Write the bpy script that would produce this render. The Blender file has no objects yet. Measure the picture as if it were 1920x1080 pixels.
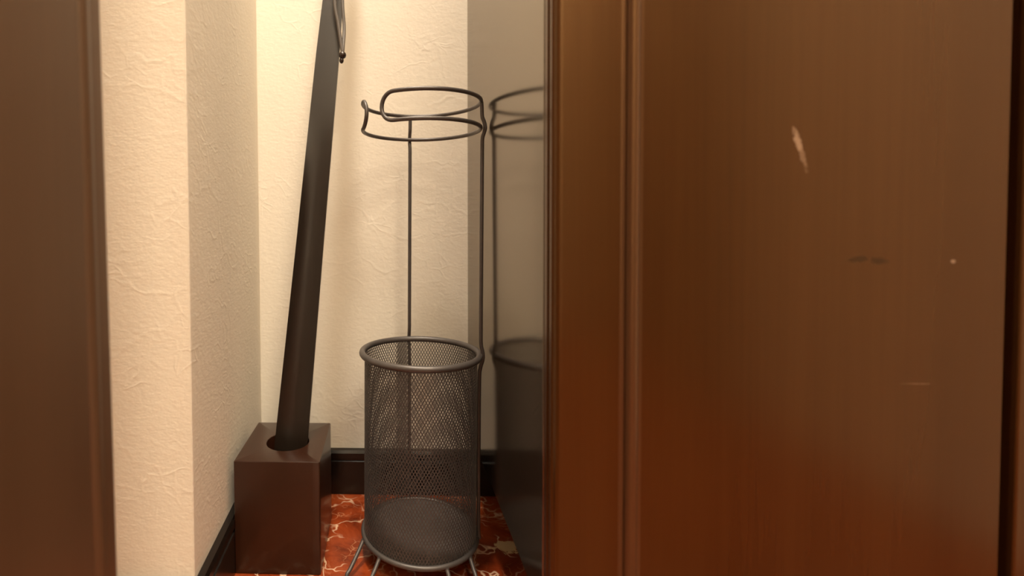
import bpy, bmesh, math, random
from mathutils import Vector, Matrix, Euler
random.seed(4)
PI = math.pi
S = bpy.context.scene
COL = S.collection

# ---------------------------------------------------------------- camera
CAMZ = 0.483
F, CX, CY = 930.0, 688.0, 442.0          # focal length and principal point, pixels of a 1920x1080 frame
cd = bpy.data.cameras.new('camera')
cd.sensor_width = 36.0
cd.lens = F / 1920 * 36
cd.shift_x = (960 - CX) / 1920
cd.shift_y = -(540 - CY) / 1920
cd.clip_start = 0.01
cd.dof.use_dof = True
cd.dof.focus_distance = 0.69
cd.dof.aperture_fstop = 2.6
cam = bpy.data.objects.new('camera', cd)
COL.objects.link(cam)
yaw, pitch, roll = math.radians(2.28), math.atan(930 / 35000), 0.007
R = Matrix.Rotation(yaw, 4, 'Z') @ Matrix.Rotation(PI / 2 - pitch, 4, 'X') @ Matrix.Rotation(-roll, 4, 'Z')
cam.matrix_world = Matrix.Translation((0, 0, CAMZ)) @ R
S.camera = cam

# ---------------------------------------------------------------- world, lamps, exposure
w = bpy.data.worlds.new('world'); S.world = w
w.use_nodes = True
w.node_tree.nodes['Background'].inputs[0].default_value = (1.0, 0.86, 0.68, 1)
w.node_tree.nodes['Background'].inputs[1].default_value = 0.05
S.view_settings.view_transform = 'Standard'
S.view_settings.look = 'None'
S.view_settings.gamma = 1
S.view_settings.use_curve_mapping = False
S.view_settings.exposure = 0.0

def lamp(name, loc, size, power, col, target=None, spread=PI):
    l = bpy.data.lights.new(name, 'AREA')
    l.shape = 'DISK'; l.size = size; l.energy = power; l.color = col; l.spread = spread
    o = bpy.data.objects.new(name, l); COL.objects.link(o); o.location = loc
    if target is not None:
        o.rotation_euler = (Vector(target) - Vector(loc)).to_track_quat('-Z', 'Y').to_euler()
    return o
CEIL = 2.35
L_NICHE = lamp('niche_light', (-0.13, 0.41, CEIL - 0.012), 0.20, 43.0, (1.0, 0.895, 0.74))
L_ROOM = lamp('room_light', (0.48, -1.05, CEIL - 0.012), 0.70, 43.0, (1.0, 0.85, 0.63))

# ---------------------------------------------------------------- materials
class NT:
    def __init__(s, name):
        s.m = bpy.data.materials.new(name); s.m.use_nodes = True
        s.t = s.m.node_tree; s.b = s.t.nodes['Principled BSDF']
        s.co = s.t.nodes.new('ShaderNodeTexCoord').outputs['Object']
    def n(s, typ, **kw):
        x = s.t.nodes.new('ShaderNode' + typ)
        for k, v in kw.items(): setattr(x, k, v)
        return x
    def l(s, a, b): s.t.links.new(a, b)
    def mapping(s, scale=(1, 1, 1), loc=(0, 0, 0), rot=(0, 0, 0), src=None, typ='POINT'):
        x = s.n('Mapping', vector_type=typ)
        s.l(src or s.co, x.inputs['Vector'])
        x.inputs['Scale'].default_value = scale; x.inputs['Location'].default_value = loc; x.inputs['Rotation'].default_value = rot
        return x.outputs[0]
    def noise(s, scale, detail=4, rough=0.55, dist=0.0, vec=None, out='Fac'):
        x = s.n('TexNoise'); s.l(vec or s.co, x.inputs['Vector'])
        x.inputs['Scale'].default_value = scale; x.inputs['Detail'].default_value = detail
        x.inputs['Roughness'].default_value = rough; x.inputs['Distortion'].default_value = dist
        return x.outputs[out]
    def ramp(s, fac, stops, interp='LINEAR'):
        x = s.n('ValToRGB'); s.l(fac, x.inputs[0]); r = x.color_ramp; r.interpolation = interp
        while len(r.elements) < len(stops): r.elements.new(0.5)
        for e, (p, c) in zip(r.elements, stops):
            e.position = p; e.color = (c, c, c, 1) if isinstance(c, (int, float)) else (*c, 1)
        return x.outputs[0]
    def math(s, op, a, b=None):
        x = s.n('Math', operation=op)
        for i, v in enumerate((a, b)):
            if v is None: continue
            if isinstance(v, (int, float)): x.inputs[i].default_value = v
            else: s.l(v, x.inputs[i])
        return x.outputs[0]
    def mix(s, fac, a, b, mode='MIX'):
        x = s.n('MixRGB', blend_type=mode)
        for i, v in enumerate((fac, a, b)):
            if isinstance(v, (int, float)): x.inputs[i].default_value = v
            elif isinstance(v, tuple): x.inputs[i].default_value = (*v, 1)
            else: s.l(v, x.inputs[i])
        return x.outputs[0]
    def bump(s, h, dist, strength=1.0):
        x = s.n('Bump'); s.l(h, x.inputs['Height'])
        x.inputs['Distance'].default_value = dist; x.inputs['Strength'].default_value = strength
        s.l(x.outputs[0], s.b.inputs['Normal'])
    def set(s, col=None, rough=None, metal=None, spec=None, coat=None, coat_rough=None):
        for k, v in (('Base Color', col), ('Roughness', rough), ('Metallic', metal), ('Specular IOR Level', spec), ('Coat Weight', coat), ('Coat Roughness', coat_rough)):
            if v is None: continue
            if isinstance(v, tuple): s.b.inputs[k].default_value = (*v, 1)
            elif isinstance(v, (int, float)): s.b.inputs[k].default_value = v
            else: s.l(v, s.b.inputs[k])
        return s.m

def wallpaper():
    t = NT('embossed wallpaper')
    warp = t.noise(9, 3, 0.6, out='Color')
    vec = t.mix(0.10, t.co, warp, 'ADD')
    # crumpled plaster-like ridges in patches
    v = t.n('TexVoronoi', feature='DISTANCE_TO_EDGE'); t.l(t.mapping((1, 1, 1.25), src=vec), v.inputs['Vector']); v.inputs['Scale'].default_value = 34
    ridge = t.ramp(v.outputs['Distance'], [(0.0, 1.0), (0.10, 0.0)])
    patch = t.ramp(t.noise(13, 3, 0.6), [(0.50, 0.0), (0.64, 1.0)])
    a = t.math('MULTIPLY', ridge, patch)
    v2 = t.n('TexVoronoi', feature='DISTANCE_TO_EDGE'); t.l(t.mapping((1, 1, 1.6), loc=(3, 1, 2), src=vec), v2.inputs['Vector']); v2.inputs['Scale'].default_value = 12
    ridge2 = t.ramp(v2.outputs['Distance'], [(0.0, 1.0), (0.06, 0.0)])
    patch2 = t.ramp(t.noise(6, 2, 0.6, vec=t.mapping(loc=(7, 2, 5))), [(0.52, 0.0), (0.62, 1.0)])
    b = t.math('MULTIPLY', ridge2, patch2)
    fine = t.noise(170, 5, 0.65, vec=t.mapping((0.7, 0.7, 1.3)))
    mid = t.noise(45, 4, 0.6, 0.8)
    h = t.math('ADD', t.math('ADD', t.math('MULTIPLY', a, 0.5), t.math('MULTIPLY', b, 0.4)), t.math('ADD', t.math('MULTIPLY', fine, 1.1), t.math('MULTIPLY', mid, 0.7)))
    t.bump(h, 0.0007, 0.55)
    col = t.mix(t.noise(4, 3), (0.80, 0.735, 0.63), (0.85, 0.79, 0.685))
    return t.set(col, 0.85, spec=0.3)

def wood(name, c1, c2, rough=0.25, coat=0.0, marks=(), tint=(1, 0.60, 0.29)):
    t = NT(name)
    g = t.noise(14, 6, 0.6, 0.6, vec=t.mapping((1, 1, 0.05)))
    f = t.noise(190, 3, 0.5, vec=t.mapping((1, 1, 0.018)))
    fac = t.math('ADD', t.math('MULTIPLY', g, 0.75), t.math('MULTIPLY', f, 0.25))
    col = t.mix(t.ramp(fac, [(0.33, 0.0), (0.66, 1.0)]), c1, c2)
    for (x, z, ln, wd, ang, c, op) in marks:      # worn marks: centre, half length, half width, tilt, colour
        v = t.mapping((1 / wd, 0, 1 / ln), loc=(0, 0, 0), src=t.mapping(loc=(-x, 0, -z)))
        # rotate about the mark's centre before scaling
        mp = t.n('Mapping'); t.l(t.mapping(loc=(-x, 0, -z)), mp.inputs['Vector']); mp.inputs['Rotation'].default_value = (0, ang, 0)
        sc = t.mapping((1 / wd, 0, 1 / ln), src=mp.outputs[0])
        ds = t.n('VectorMath', operation='LENGTH'); t.l(sc, ds.inputs[0])
        e = t.math('ADD', ds.outputs['Value'], t.math('MULTIPLY', t.math('SUBTRACT', t.noise(260, 4, 0.7), 0.5), 1.6))
        m = t.ramp(e, [(0.55, op), (1.1, 0.0)])
        col = t.mix(m, col, c)
    r = rough
    t.bump(f, 0.00012, 0.5)
    t.b.inputs['Specular Tint'].default_value = (*tint, 1); t.b.inputs['IOR'].default_value = 1.75
    return t.set(col, r, coat=coat, coat_rough=0.18)

def plain(name, col, rough, metal=0.0, spec=0.5, grain=0.0, coat=None):
    t = NT(name)
    n = t.noise(60, 4, 0.6)
    c = t.mix(t.ramp(n, [(0.3, 0.0), (0.7, 1.0)]), tuple(x * 0.9 for x in col), tuple(x * 1.1 for x in col))
    if grain: t.bump(t.noise(1400, 2, 0.5), grain, 0.6)
    return t.set(c, rough, metal, spec, coat)

def marble():
    t = NT('red veined marble')
    warp = t.noise(7, 4, 0.6, out='Color')
    vec = t.mix(0.16, t.co, warp, 'ADD')
    base = t.ramp(t.noise(11, 6, 0.65, 1.2), [(0.28, (0.095, 0.013, 0.0035)), (0.48, (0.235, 0.036, 0.0085)), (0.70, (0.35, 0.070, 0.018))])
    v = t.n('TexVoronoi', feature='DISTANCE_TO_EDGE'); t.l(t.mapping((1, 1.3, 1), src=vec), v.inputs['Vector']); v.inputs['Scale'].default_value = 15
    vein = t.math('MULTIPLY', t.ramp(v.outputs['Distance'], [(0.0, 0.95), (0.010, 0.6), (0.028, 0.0)]), t.ramp(t.noise(17, 3), [(0.40, 0.0), (0.56, 1.0)]))
    v2 = t.n('TexVoronoi', feature='DISTANCE_TO_EDGE'); t.l(t.mapping((1.4, 1, 1), loc=(4, 4, 0), src=vec), v2.inputs['Vector']); v2.inputs['Scale'].default_value = 38
    vein2 = t.math('MULTIPLY', t.ramp(v2.outputs['Distance'], [(0.0, 0.7), (0.05, 0.0)]), t.ramp(t.noise(23, 3, vec=t.mapping(loc=(2, 9, 1))), [(0.48, 0.0), (0.62, 1.0)]))
    c = t.mix(vein2, base, (0.50, 0.22, 0.11))
    c = t.mix(vein, c, (0.72, 0.50, 0.33))
    # one cream inclusion beside the cabinet
    d = t.n('VectorMath', operation='LENGTH')
    t.l(t.mapping((1 / 0.021, 1 / 0.017, 0), src=t.mapping(loc=(-0.176, -0.730, 0))), d.inputs[0])
    e = t.math('ADD', d.outputs['Value'], t.math('MULTIPLY', t.math('SUBTRACT', t.noise(60, 4, 0.7), 0.5), 2.2))
    c = t.mix(t.ramp(e, [(0.72, 1.0), (0.86, 0.0)]), c, (0.62, 0.48, 0.27))
    return t.set(c, 0.16)

M_WALL = wallpaper()
M_CEIL = plain('white ceiling paint', (0.75, 0.70, 0.62), 0.9)
M_FLOOR = marble()
M_BASE = plain('black-brown lacquered skirting', (0.006, 0.0035, 0.0025), 0.24, spec=0.5)
M_SIDE = plain('dark brown glossy laminate', (0.012, 0.0072, 0.0042), 0.15, spec=0.6)
M_SIDE.node_tree.nodes['Principled BSDF'].inputs['IOR'].default_value = 2.8
M_SIDE.node_tree.nodes['Principled BSDF'].inputs['Specular Tint'].default_value = (1, 0.88, 0.74, 1)
M_WOOD = wood('reddish brown varnished wood', (0.039, 0.0130, 0.0028), (0.057, 0.0208, 0.0052))
M_PANEL = wood('reddish brown varnished wood with marks', (0.039, 0.0130, 0.0028), (0.057, 0.0208, 0.0052), marks=(
    (0.3480, 0.5500, 0.0120, 0.0036, 0.30, (0.50, 0.36, 0.26), 0.45),
    (0.3508, 0.5410, 0.0200, 0.0028, 0.30, (0.42, 0.29, 0.20), 0.35),
    (0.4000, 0.4490, 0.0026, 0.0100, 0.1, (0.008, 0.003, 0.001), 0.9),
    (0.4160, 0.4474, 0.0028, 0.0085, -0.1, (0.008, 0.003, 0.001), 0.9),
    (0.4763, 0.4469, 0.0020, 0.0024, 0.0, (0.50, 0.36, 0.26), 0.4),
    (0.4500, 0.3428, 0.0005, 0.0150, 0.0, (0.34, 0.22, 0.15), 0.35)))
M_LIT = wood('door wood with bead highlight in colour', (0.062, 0.027, 0.0115), (0.088, 0.040, 0.019))  # paler copy of the door wood, bead highlight put into its colour
M_LEFT = wood('dark walnut door wood', (0.085, 0.044, 0.022), (0.110, 0.058, 0.030), rough=0.36, tint=(1, 0.86, 0.70))
M_BOX = plain('dark brown lacquered box', (0.026, 0.0076, 0.0027), 0.30, coat=0.2)
M_HORN = plain('near-black brown lacquer', (0.015, 0.0095, 0.0062), 0.34)
M_CORD = plain('grey brown leather cord', (0.10, 0.082, 0.068), 0.6)
M_BEAD = plain('dark polished bead', (0.03, 0.017, 0.012), 0.25)
M_STEEL = plain('charcoal powder-coated steel', (0.085, 0.073, 0.068), 0.42, metal=0.35, grain=0.00004)
M_TRIM = plain('brushed lamp trim', (0.6, 0.58, 0.55), 0.4, metal=1)
def glow():
    t = NT('lamp diffuser'); t.b.inputs['Base Color'].default_value = (0.9, 0.85, 0.75, 1)
    t.b.inputs['Emission Color'].default_value = (1, 0.84, 0.62, 1); t.b.inputs['Emission Strength'].default_value = 3
    return t.m
M_GLOW = glow()

# ---------------------------------------------------------------- mesh helpers
def obj(name, bm, m, parent=None, smooth=None):
    me = bpy.data.meshes.new(name)
    bmesh.ops.recalc_face_normals(bm, faces=bm.faces)
    bm.to_mesh(me); bm.free(); me.materials.append(m)
    if smooth is not None:
        for p in me.polygons: p.use_smooth = True
        me.set_sharp_from_angle(angle=math.radians(smooth))
    o = bpy.data.objects.new(name, me); COL.objects.link(o)
    if parent: o.parent = parent
    return o
def thing(name, label, cat, loc=(0, 0, 0)):
    o = bpy.data.objects.new(name, None); COL.objects.link(o); o.location = loc
    o.empty_display_size = 0.05; o['label'] = label; o['category'] = cat
    return o
def tag(o, label, cat):
    o['label'] = label; o['category'] = cat; return o
def struct(o, label=None, cat=None):
    o['kind'] = 'structure'
    if label: o['label'] = label
    if cat: o['category'] = cat
    return o
def box(bm, x0, x1, y0, y1, z0, z1, bev=0.0):
    r = bmesh.ops.create_cube(bm, size=1)
    bmesh.ops.scale(bm, vec=(x1 - x0, y1 - y0, z1 - z0), verts=r['verts'])
    bmesh.ops.translate(bm, vec=((x0 + x1) / 2, (y0 + y1) / 2, (z0 + z1) / 2), verts=r['verts'])
    if bev:
        es = list({e for v in r['verts'] for e in v.link_edges})
        bmesh.ops.bevel(bm, geom=es, offset=bev, segments=2, affect='EDGES', profile=0.5)
    return bm
def B(*a, **k): return box(bmesh.new(), *a, **k)
def loft(bm, loops, closed=True, cap=True):
    rows = [[bm.verts.new(p) for p in lp] for lp in loops]
    n = len(rows[0])
    for a, b in zip(rows, rows[1:]):
        for i in range(n if closed else n - 1):
            j = (i + 1) % n
            bm.faces.new((a[i], a[j], b[j], b[i]))
    if cap:
        bm.faces.new(rows[0]); bm.faces.new(rows[-1])
    return rows
def tube(bm, pts, r, n=10, closed=False):
    pts = [Vector(p) for p in pts]; N = len(pts)
    tans = []
    for i in range(N):
        a = pts[(i - 1) % N] if (closed or i) else pts[i]
        b = pts[(i + 1) % N] if (closed or i < N - 1) else pts[i]
        tans.append((b - a).normalized())
    u = tans[0].orthogonal().normalized(); rows = []
    us = []
    for i in range(N):
        if i:
            q = tans[i - 1].rotation_difference(tans[i]); u = q @ u
        us.append(u.copy())
    if closed:                                            # undo the twist at the seam
        q = tans[-1].rotation_difference(tans[0]); e = q @ us[-1]
        ang = math.atan2(tans[0].dot(e.cross(us[0])), e.dot(us[0]))
        us = [Matrix.Rotation(ang * i / N, 3, tans[i]) @ us[i] for i in range(N)]
    for p, t, uu in zip(pts, tans, us):
        v = t.cross(uu)
        rows.append([bm.verts.new(p + (uu * math.cos(2 * PI * k / n) + v * math.sin(2 * PI * k / n)) * r) for k in range(n)])
    for i in range(N if closed else N - 1):
        a, b = rows[i], rows[(i + 1) % N]
        for k in range(n):
            bm.faces.new((a[k], a[(k + 1) % n], b[(k + 1) % n], b[k]))
    if not closed:
        bm.faces.new(rows[0]); bm.faces.new(rows[-1])
    return bm
def smoothpath(pts, k=6, closed=False):                   # Catmull-Rom
    P = [Vector(p) for p in pts]; out = []; N = len(P)
    for i in range(N if closed else N - 1):
        g = (lambda j: P[j % N]) if closed else (lambda j: P[max(0, min(N - 1, j))])
        a, b, c, d = g(i - 1), g(i), g(i + 1), g(i + 2)
        for s in range(k):
            t = s / k
            out.append(0.5 * ((2 * b) + (c - a) * t + (2 * a - 5 * b + 4 * c - d) * t * t + (3 * b - a - 3 * c + d) * t ** 3))
    if not closed: out.append(P[-1])
    return out
def prism(prof, z0, z1):                                  # (x, y) outline swept upwards
    bm = bmesh.new()
    loft(bm, [[(x, y, z0) for x, y in prof], [(x, y, z1) for x, y in prof]])
    return bm

# ---------------------------------------------------------------- setting
XL, YB, YP, XC = -0.228, 0.879, 0.543, 0.1425      # niche side wall, back wall, pier front, cabinet side
RX0, RX1, RY0 = -1.2, 0.90, -1.6
struct(obj('floor', B(RX0, RX1, RY0, 1.0, -0.06, 0.0), M_FLOOR), 'polished red marble floor with pale veins', 'floor')
struct(obj('ceiling', B(RX0, RX1, RY0, 1.0, CEIL, CEIL + 0.06), M_CEIL), 'plain white ceiling above the entry', 'ceiling')
struct(obj('wall_back', B(RX0, RX1, YB, 1.0, 0, CEIL), M_WALL), 'cream embossed wall at the back of the niche', 'wall')
XP = -0.2197                                               # the return is a touch out of square
struct(obj('wall_left', prism([(RX0, YP), (XP - 0.0012, YP), (XP - 0.0003, YP + 0.0004), (XP, YP + 0.0014), (XL, YB), (RX0, YB)], 0, CEIL), M_WALL), 'cream embossed wall return on the left of the niche', 'wall')
struct(obj('wall_side', B(RX0 - 0.06, RX0, RY0, 1.0, 0, CEIL), M_WALL), 'cream wall far to the left, out of view', 'wall')
struct(obj('wall_right', B(RX1, RX1 + 0.06, RY0, 1.0, 0, CEIL), M_WALL), 'cream wall far to the right, out of view', 'wall')
struct(obj('wall_front', B(RX0, RX1, RY0 - 0.06, RY0, 0, CEIL), M_WALL), 'cream wall behind the viewer', 'wall')
d2r = struct(obj('added_door', B(RX1 - 0.035, RX1 - 0.001, -1.50, -0.46, 0.006, 2.1, bev=0.003), M_LEFT), 'dark wooden door added out of view to darken the cabinet reflection', 'door')  # unseen, added so the cabinet door mirrors something dark on its left
obj('handle', tube(bmesh.new(), [(RX1 - 0.034, -0.54, 1.0), (RX1 - 0.075, -0.54, 1.0), (RX1 - 0.08, -0.545, 1.0), (RX1 - 0.08, -0.66, 1.0)], 0.009, 12), M_TRIM, d2r, 40)
def skirting(a, b, nrm, name, label):                     # moulded skirting board, swept from a to b
    prof = [(0, 0), (0.0115, 0), (0.0115, 0.0590), (0.0090, 0.0605), (0.0090, 0.0630), (0.0115, 0.0645), (0.0115, 0.0735), (0.0085, 0.0780), (0, 0.0785)]
    a, b, nrm = Vector(a), Vector(b), Vector(nrm)
    bm = bmesh.new()
    loft(bm, [[p + nrm * t + Vector((0, 0, z)) for t, z in prof] for p in (a, b)])
    struct(obj(name, bm, M_BASE), label, 'baseboard')
skirting((XL, YB, 0), (RX1, YB, 0), (0, -1, 0), 'baseboard_back', 'black moulded skirting along the back wall')
skirting((XP + 0.0003, YP - 0.0115, 0), (XL + 0.0003, YB - 0.012, 0), (1, 0, 0), 'baseboard_left', 'black moulded skirting along the left niche wall')
skirting((RX0, YP, 0), (XP, YP, 0), (0, -1, 0), 'baseboard_front', 'black moulded skirting along the face of the left wall')

# left door leaf, standing open close to the viewer
dl = bpy.data.objects.new('door_1', None); COL.objects.link(dl)
dl.location = (-0.1987, 0.356, 0.0); struct(dl, 'dark walnut door leaf standing open at the left edge', 'door')
prof = [(0.0, -0.95), (0.0, -0.0305), (-0.0015, -0.029), (0.0, -0.0275), (0.0, -0.004), (-0.0012, -0.0012), (-0.004, 0.0), (-0.036, 0.0), (-0.040, -0.004), (-0.040, -0.95)]
obj('leaf', prism(prof, 0.008, 2.05), M_LEFT, dl)
bm = bmesh.new()
pr = [(0.0, -0.0275)] + [(0.0018 * math.sin(PI * i / 8), -0.0275 + 0.0115 * i / 8) for i in range(1, 8)] + [(0.0, -0.016)]
loft(bm, [[(x, y, z) for x, y in pr] for z in (0.010, 2.048)])
obj('molding', bm, M_LEFT, dl, 40)
dl.rotation_euler = (0, -0.0099, 0)

# ---------------------------------------------------------------- wall-hung cabinet on the right
cab = thing('cabinet', 'tall brown wood cabinet hung above the floor beside the umbrella stand', 'cabinet', (0, 0, 0))
ZC0, ZC1 = 0.118, 2.1
obj('side_panel', B(XC, XC + 0.02, 0.457, YB, ZC0, ZC1, bev=0.0008), M_SIDE, cab)['label'] = 'glossy dark brown side panel mirroring the stand'
obj('bottom_panel', B(XC + 0.02, 0.877, 0.457, YB, ZC0, ZC0 + 0.02), M_SIDE, cab)
obj('top_panel', B(XC + 0.02, 0.877, 0.457, YB, ZC1 - 0.02, ZC1), M_SIDE, cab)
obj('side_panel', B(0.877, 0.897, 0.457, YB, ZC0, ZC1), M_SIDE, cab)
obj('back_panel', B(XC + 0.02, 0.877, YB - 0.01, YB - 0.002, ZC0 + 0.02, ZC1 - 0.02), M_SIDE, cab)
YF, YBK = 0.432, 0.455                                    # door front and back
def cab_door(xa, xb, mirror=False):
    """framed door: stiles, rails, raised bead, flat panel"""
    fx = (lambda x: xa + xb - x) if mirror else (lambda x: x)
    st0, st1 = xa, xa + 0.0560                            # left stile
    pa, pb = xa + 0.0768, xb - 0.0676                     # flat panel
    s2 = pb + 0.0085
    prof = [(xa, YBK), (xa, 0.4490), (xa + 0.0014, 0.4480), (xa + 0.0014, 0.4415), (xa, 0.4405), (xa, 0.4372), (xa + 0.0018, 0.4362),
            (xa + 0.0030, 0.4335), (xa + 0.0055, YF + 0.0003), (xa + 0.0080, YF), (st1, YF), (st1, YBK)]
    bm = bmesh.new()
    loft(bm, [[(fx(x), y, z) for x, y in prof] for z in (ZC0 - 0.004, ZC1)])
    root = obj('door', B(min(fx(pa - 0.006), fx(pb)), max(fx(pa - 0.006), fx(pb)), YF + 0.004, YBK - 0.004, ZC0 + 0.045, ZC1 - 0.06), M_PANEL if not mirror else M_WOOD, cab)
    root['label'] = 'brown wooden cabinet door with a beaded flat panel'
    obj('stile', bm, M_WOOD, root)
    obj('stile', B(min(fx(s2), fx(xb)), max(fx(s2), fx(xb)), YF, YBK, ZC0 - 0.004, ZC1, bev=0.0015), M_WOOD, root)
    lo, hi = min(fx(st1), fx(s2)), max(fx(st1), fx(s2))
    obj('rail', B(lo, hi, YF, YBK, ZC0 - 0.004, ZC0 + 0.045, bev=0.001), M_WOOD, root)
    obj('rail', B(lo, hi, YF, YBK, ZC1 - 0.06, ZC1, bev=0.001), M_WOOD, root)
    # bead on the stile side: fillet, round, fillet
    pr = [(st1, YBK - 0.003), (st1, YF + 0.0012), (st1 + 0.0012, YF + 0.0004), (st1 + 0.0024, YF + 0.0004), (st1 + 0.0030, YF + 0.0018), (st1 + 0.0052, YF + 0.0018)]
    pr += [(st1 + 0.0110 - 0.0058 * math.cos(PI * i / 12), YF + 0.0018 - 0.0052 * math.sin(PI * i / 12)) for i in range(1, 12)]
    pr += [(st1 + 0.0168, YF + 0.0030), (pa, YF + 0.0032), (pa, YBK - 0.003)]
    bm = bmesh.new()
    loft(bm, [[(fx(x), y, z) for x, y in pr] for z in (ZC0 + 0.045, ZC1 - 0.06)])
    obj('molding', bm, M_LIT, root, 35)
    # backing strip in the deep groove beside the far stile
    obj('groove_strip', B(min(fx(pb), fx(s2)), max(fx(pb), fx(s2)), YBK - 0.006, YBK - 0.004, ZC0 + 0.045, ZC1 - 0.06), M_SIDE, root)
    return root
cab_door(XC + 0.0005, 0.5860)
d2 = cab_door(0.5900, 0.8960, True)
d2['label'] = 'second wooden cabinet door further right, out of view'

# ---------------------------------------------------------------- shoehorn stand: lacquered block with a round hole
def rsq(hx, hy, r, z):                                    # rounded rectangle, 64 points
    pts = []
    for cx_, cy_, a0 in ((1, 1, 0), (-1, 1, 90), (-1, -1, 180), (1, -1, 270)):
        ring = [(cx_ * (hx - r) + r * math.cos(math.radians(a0 + 30 * i)), cy_ * (hy - r) + r * math.sin(math.radians(a0 + 30 * i))) for i in range(4)]
        nx, ny = {(1, 1): (-1, 1), (-1, 1): (-1, -1), (-1, -1): (1, -1), (1, -1): (1, 1)}[(cx_, cy_)]
        a1 = math.radians(a0 + 90)
        e = (nx * (hx - r) + r * math.cos(a1), ny * (hy - r) + r * math.sin(a1))
        s0 = ring[-1]
        ring += [(s0[0] + (e[0] - s0[0]) * k / 13, s0[1] + (e[1] - s0[1]) * k / 13) for k in range(1, 13)]
        pts += [(x, y, z) for x, y in ring]
    return pts
BX, BY, BH = -0.1525, 0.731, 0.157
hx, hy = 0.0595, 0.067
bm = bmesh.new()
n = 64
hc = Vector((0.0032, -0.003, 0))
def circ(r, z): 
    out = []
    for p in rsq(hx, hy, 0.0022, 0):
        a = math.atan2(p[1] - hc.y, p[0] - hc.x); out.append((hc.x + r * math.cos(a), hc.y + r * math.sin(a), z))
    return out
loops = [rsq(hx - 0.001, hy - 0.001, 0.002, 0), rsq(hx, hy, 0.0022, 0.001), rsq(hx, hy, 0.0022, BH - 0.0018), rsq(hx - 0.0005, hy - 0.0005, 0.002, BH - 0.0005),
         rsq(hx - 0.0018, hy - 0.0018, 0.0015, BH), circ(0.0325, BH), circ(0.0316, BH - 0.0006), circ(0.0312, BH - 0.002), circ(0.0312, 0.012)]
loft(bm, loops)
st = obj('shoehorn_stand', bm, M_BOX, None, 30)
st.location = (BX, BY, 0)
tag(st, 'square dark brown lacquered block with a round hole holding the shoehorn', 'holder')

# ---------------------------------------------------------------- long shoehorn leaning in the block
A0, A1 = Vector((-0.1445, 0.7310, 0.157)), Vector((-0.0840, 0.805, 0.842))
ax = (A1 - A0).normalized()
def horn_w(s):      # half width along the shaft, s = metres above the block's top
    ks = [(-0.14, 0.0245), (0.0, 0.0245), (0.30, 0.0212), (0.60, 0.0185), (0.70, 0.0160), (0.80, 0.0150), (0.86, 0.0150)]
    for (a, wa), (b, wb) in zip(ks, ks[1:]):
        if s <= b: return wa + (wb - wa) * (s - a) / (b - a)
    return ks[-1][1]
hn = thing('shoehorn', 'long near-black shoehorn leaning in the brown block', 'shoehorn', tuple(A0 + ax * -0.142))
O = A0 + ax * -0.142
side = Vector((1, 0.03, 0)); side = (side - ax * side.dot(ax)).normalized()
back = ax.cross(side); back = -back if back.y < 0 else back
bm = bmesh.new()
loops = []
NS = 70
for i in range(NS + 1):
    s = -0.142 + (0.142 + 0.90) * i / NS
    hw = horn_w(s)
    if s > 0.86: hw *= math.sqrt(max(0.02, 1 - ((s - 0.86) / 0.041) ** 2))
    if s < -0.118: hw *= math.sqrt(max(0.05, 1 - ((-0.118 - s) / 0.0255) ** 2))
    k = min(1, max(0, (0.52 - s) / 0.22)); k = k * k * (3 - 2 * k)      # scoop fades in downwards
    c = A0 + ax * s - O
    front, rear = [], []
    for j in range(15):
        u = -1 + 2 * j / 14
        dish = 0.0085 * k * (1 - u * u)
        th = 0.0032 * (1 - 0.15 * abs(u) ** 4) if k > 0.5 else 0.0032
        front.append(c + side * (u * hw) + back * (dish - 0.0026))
        rear.append(c + side * (u * hw) + back * (dish + th - 0.0002))
    loops.append(front + rear[::-1])
loft(bm, loops)
obj('shaft', bm, M_HORN, hn, 35)
# leather cord through the grip, ending in a bead
bead = Vector((-0.0670, 0.7780, 0.7440)) - O
gp = A0 + ax * 0.80 - O
hole_f = gp + back * -0.005; hole_r = gp + back * 0.006
c1 = [hole_f, hole_f + back * -0.004 + Vector((0.001, 0, -0.012)), Vector((-0.0795, 0.789, 0.838)) - O, Vector((-0.0735, 0.783, 0.793)) - O, bead + Vector((-0.001, 0, 0.010)), bead]
obj('cord', tube(bmesh.new(), smoothpath(c1, 8), 0.0027, 10), M_CORD, hn, 60)
c2 = [hole_r, hole_r + back * 0.004 + Vector((0.004, 0, -0.012)), Vector((-0.0685, 0.803, 0.838)) - O, Vector((-0.0655, 0.795, 0.793)) - O, bead + Vector((0.0008, 0.001, 0.012)), bead]
obj('cord', tube(bmesh.new(), smoothpath(c2, 8), 0.0027, 10), M_CORD, hn, 60)
bm = bmesh.new(); bmesh.ops.create_uvsphere(bm, u_segments=20, v_segments=12, radius=0.0058); bmesh.ops.translate(bm, vec=bead, verts=bm.verts)
obj('bead', bm, M_BEAD, hn, 60)
bm = bmesh.new(); bmesh.ops.create_uvsphere(bm, u_segments=16, v_segments=10, radius=0.0036); bmesh.ops.scale(bm, vec=(1, 1, 1.3), verts=bm.verts)
bmesh.ops.translate(bm, vec=bead + Vector((-0.0016, 0, -0.0082)), verts=bm.verts)
obj('knot', bm, M_BEAD, hn, 60)

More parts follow.
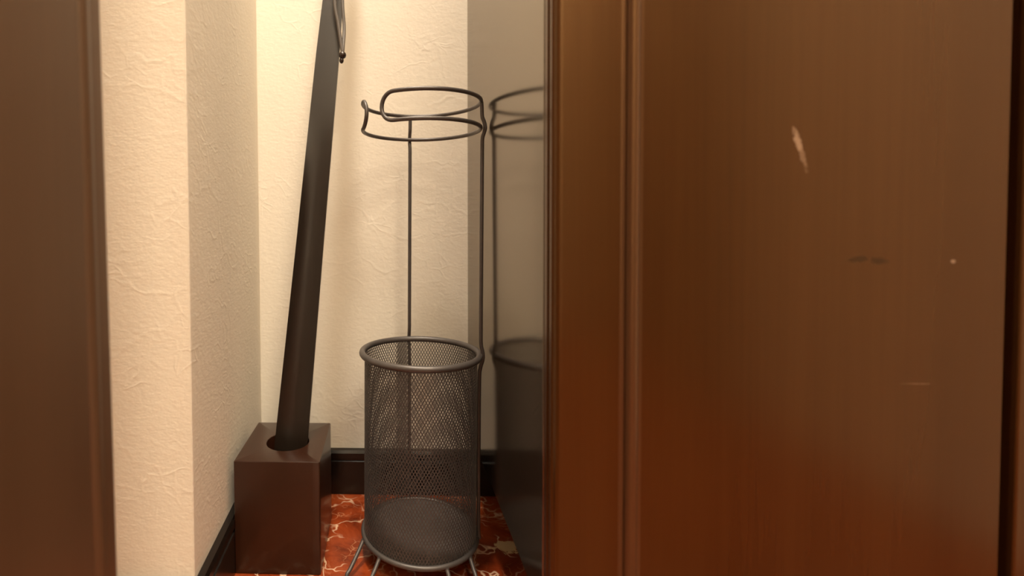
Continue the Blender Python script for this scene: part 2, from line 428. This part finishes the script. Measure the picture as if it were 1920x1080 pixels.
# ---------------------------------------------------------------- umbrella stand
K = 1.07
UX, UY = 0.047 * K, 0.670 * K
def zk(z): return CAMZ - (CAMZ - z) * K
us = thing('umbrella_stand', 'charcoal wire mesh umbrella stand with an open wire ring on two posts', 'umbrella stand', (UX - 0.005, UY, 0.0005))
us.rotation_euler = (0, 0.008, 0)           # it leans a little towards the cabinet
def cyl(phi, r, z):                                       # phi in degrees, 0 towards the viewer, positive to the right
    a = math.radians(phi); return Vector((r * K * math.sin(a), -r * K * math.cos(a), zk(z)))
ZG = CAMZ - CAMZ / K                 # local height that lands on the floor
ZRIM, ZB, Z1, Z2 = 0.306, 0.0620, 0.6405, 0.6055
RM = 0.0752
obj('rim', tube(bmesh.new(), [cyl(360 * i / 96, 0.0785, ZRIM) for i in range(96)], 0.0046, 14, True), M_STEEL, us, 60)
obj('base_ring', tube(bmesh.new(), [cyl(360 * i / 96, 0.0768, ZB) for i in range(96)], 0.0034, 12, True), M_STEEL, us, 60)
# pressed bottom plate with a stepped centre
bm = bmesh.new()
pr = [(0.0762, ZB), (0.0740, ZB - 0.0005), (0.0725, ZB - 0.0025), (0.0560, ZB - 0.0030), (0.0545, ZB - 0.0016), (0.0010, ZB - 0.0016), (0.0010, ZB - 0.0032), (0.0760, ZB - 0.0045)]
loft(bm, [[cyl(360 * i / 96, r, z) for i in range(96)] for r, z in pr])
obj('base_plate', bm, M_STEEL, us, 35)
# expanded-metal wall: two families of helical strands
bm = bmesh.new()
NC, ROWS = 112, 64                    # strands per family, half-diamond rows
dz = (ZRIM - ZB) / ROWS
def strand(k, dirn, r, rows=range(ROWS + 1), w=0.00041, t=0.00032, off=0.0):
    prev = None
    step = 360 / NC
    for j in rows:
        phi = (k + off + dirn * j) * step
        z = ZB + dz * j
        a = math.degrees(w / r) * 1.22
        cur = [bm.verts.new(cyl(phi - a, r - t, z)), bm.verts.new(cyl(phi + a, r - t, z)), bm.verts.new(cyl(phi + a, r + t, z)), bm.verts.new(cyl(phi - a, r + t, z))]
        if prev:
            for q in range(4): bm.faces.new((prev[q], prev[(q + 1) % 4], cur[(q + 1) % 4], cur[q]))
        prev = cur
for k in range(NC):
    strand(k, 0.5, RM); strand(k, -0.5, RM)
# overlap seam beside the far post
for j in range(0, ROWS):
    for q in range(4):
        k0 = 190 / 360 * NC + q + (0.5 if j % 2 else 0)
        for dn in (0.5, -0.5):
            step = 360 / NC; z0, z1 = ZB + dz * j, ZB + dz * (j + 1)
            pa, pb = (k0 + 0.35) * step, (k0 + 0.35 + dn) * step
            a = math.degrees(0.00052 / RM) * 1.2; r = RM + 0.0011
            vs = [bm.verts.new(cyl(pa - a, r, z0)), bm.verts.new(cyl(pa + a, r, z0)), bm.verts.new(cyl(pb + a, r, z1)), bm.verts.new(cyl(pb - a, r, z1))]
            bm.faces.new(vs)
ms = obj('wire_mesh', bm, M_STEEL, us)
ms['kind'] = 'stuff'
# posts
def post(phi):
    pts = [(0.0795, ZB - 0.001), (0.0785, ZB + 0.015), (0.0782, 0.15), (0.0782, 0.27), (0.0795, 0.290), (0.0820, 0.299), (0.0828, 0.306), (0.0820, 0.313), (0.0802, 0.322),
           (0.0798, 0.345), (0.0798, 0.46), (0.0798, 0.57), (0.0800, 0.591), (0.0820, 0.599), (0.0834, 0.6055), (0.0822, 0.613), (0.0796, 0.620), (0.0790, 0.632), (0.0785, 0.6395)]
    obj('post', tube(bmesh.new(), smoothpath([cyl(phi, r, z) for r, z in pts], 5), 0.0028, 10), M_STEEL, us, 60)
post(80); post(188)
# open holder ring: one bent wire, two tiers joined by hairpins at the gap
RR = 0.0780
pa, pb = -42.0, 293.0
hr = (Z1 - Z2) / 2
dphi = math.degrees(hr / RR)
path = []
for i in range(90): path.append(cyl(pa + dphi + (pb - pa - 2 * dphi) * i / 89, RR, Z1))
for i in range(1, 16):
    a = PI * i / 16; path.append(cyl(pb - dphi + dphi * math.sin(a), RR, (Z1 + Z2) / 2 + hr * math.cos(a)))
for i in range(90): path.append(cyl(pb - dphi - (pb - pa - 2 * dphi) * i / 89, RR, Z2))
for i in range(1, 16):
    a = PI * i / 16; path.append(cyl(pa + dphi - dphi * math.sin(a), RR, (Z1 + Z2) / 2 - hr * math.cos(a)))
obj('holder_ring', tube(bmesh.new(), path, 0.0028, 12, True), M_STEEL, us, 60)
# three hairpin feet
def foot(fa, fb, ang, ln=0.042):
    a = math.radians(ang); d = Vector((math.sin(a), -math.cos(a), 0)) * K * ln
    steps = [(0.0, 0.0), (0.05, 0.12), (0.32, 0.42), (0.72, 0.80), (0.92, 0.95)]          # share of reach, share of drop
    def leg(f):
        p = cyl(f, 0.0795, ZB)
        return [p + d * t + Vector((0, 0, -(zk(ZB) - 0.0032) * q)) for t, q in steps]
    A, Bq = leg(fa), leg(fb)
    tip = (A[-1] + Bq[-1]) / 2 + d * 0.14; tip.z = 0.0030
    qa = A[-1] * 0.72 + Bq[-1] * 0.28 + d * 0.11; qb = A[-1] * 0.28 + Bq[-1] * 0.72 + d * 0.11
    qa.z = qb.z = 0.0031
    obj('foot', tube(bmesh.new(), smoothpath(A + [qa, tip, qb] + Bq[::-1], 5), 0.0027, 10), M_STEEL, us, 60)
foot(-73, -43, -30); foot(21, 49, 15); foot(150, 180, 165)

# ---------------------------------------------------------------- recessed ceiling lamps (above the frame)
def downlight(l, label):
    x, y = l.location.x, l.location.y; r = l.data.size / 2
    t = thing('ceiling_light', label, 'light', (x, y, CEIL))
    bm = bmesh.new()
    pr = [(r + 0.004, -0.001), (r + 0.004, -0.014), (r + 0.016, -0.010), (r + 0.022, -0.001)]
    loft(bm, [[(a * math.cos(2 * PI * i / 40), a * math.sin(2 * PI * i / 40), z) for i in range(40)] for a, z in pr], cap=False)
    obj('trim_ring', bm, M_TRIM, t, 40)
    bm = bmesh.new()
    loft(bm, [[(a * math.cos(2 * PI * i / 40), a * math.sin(2 * PI * i / 40), z) for i in range(40)] for a, z in ((r + 0.004, -0.001), (r + 0.003, -0.006), (r, -0.007))])
    obj('diffuser', bm, M_GLOW, t, 40)
downlight(L_NICHE, 'small round ceiling lamp above the niche')
downlight(L_ROOM, 'round ceiling lamp above and behind the viewer')
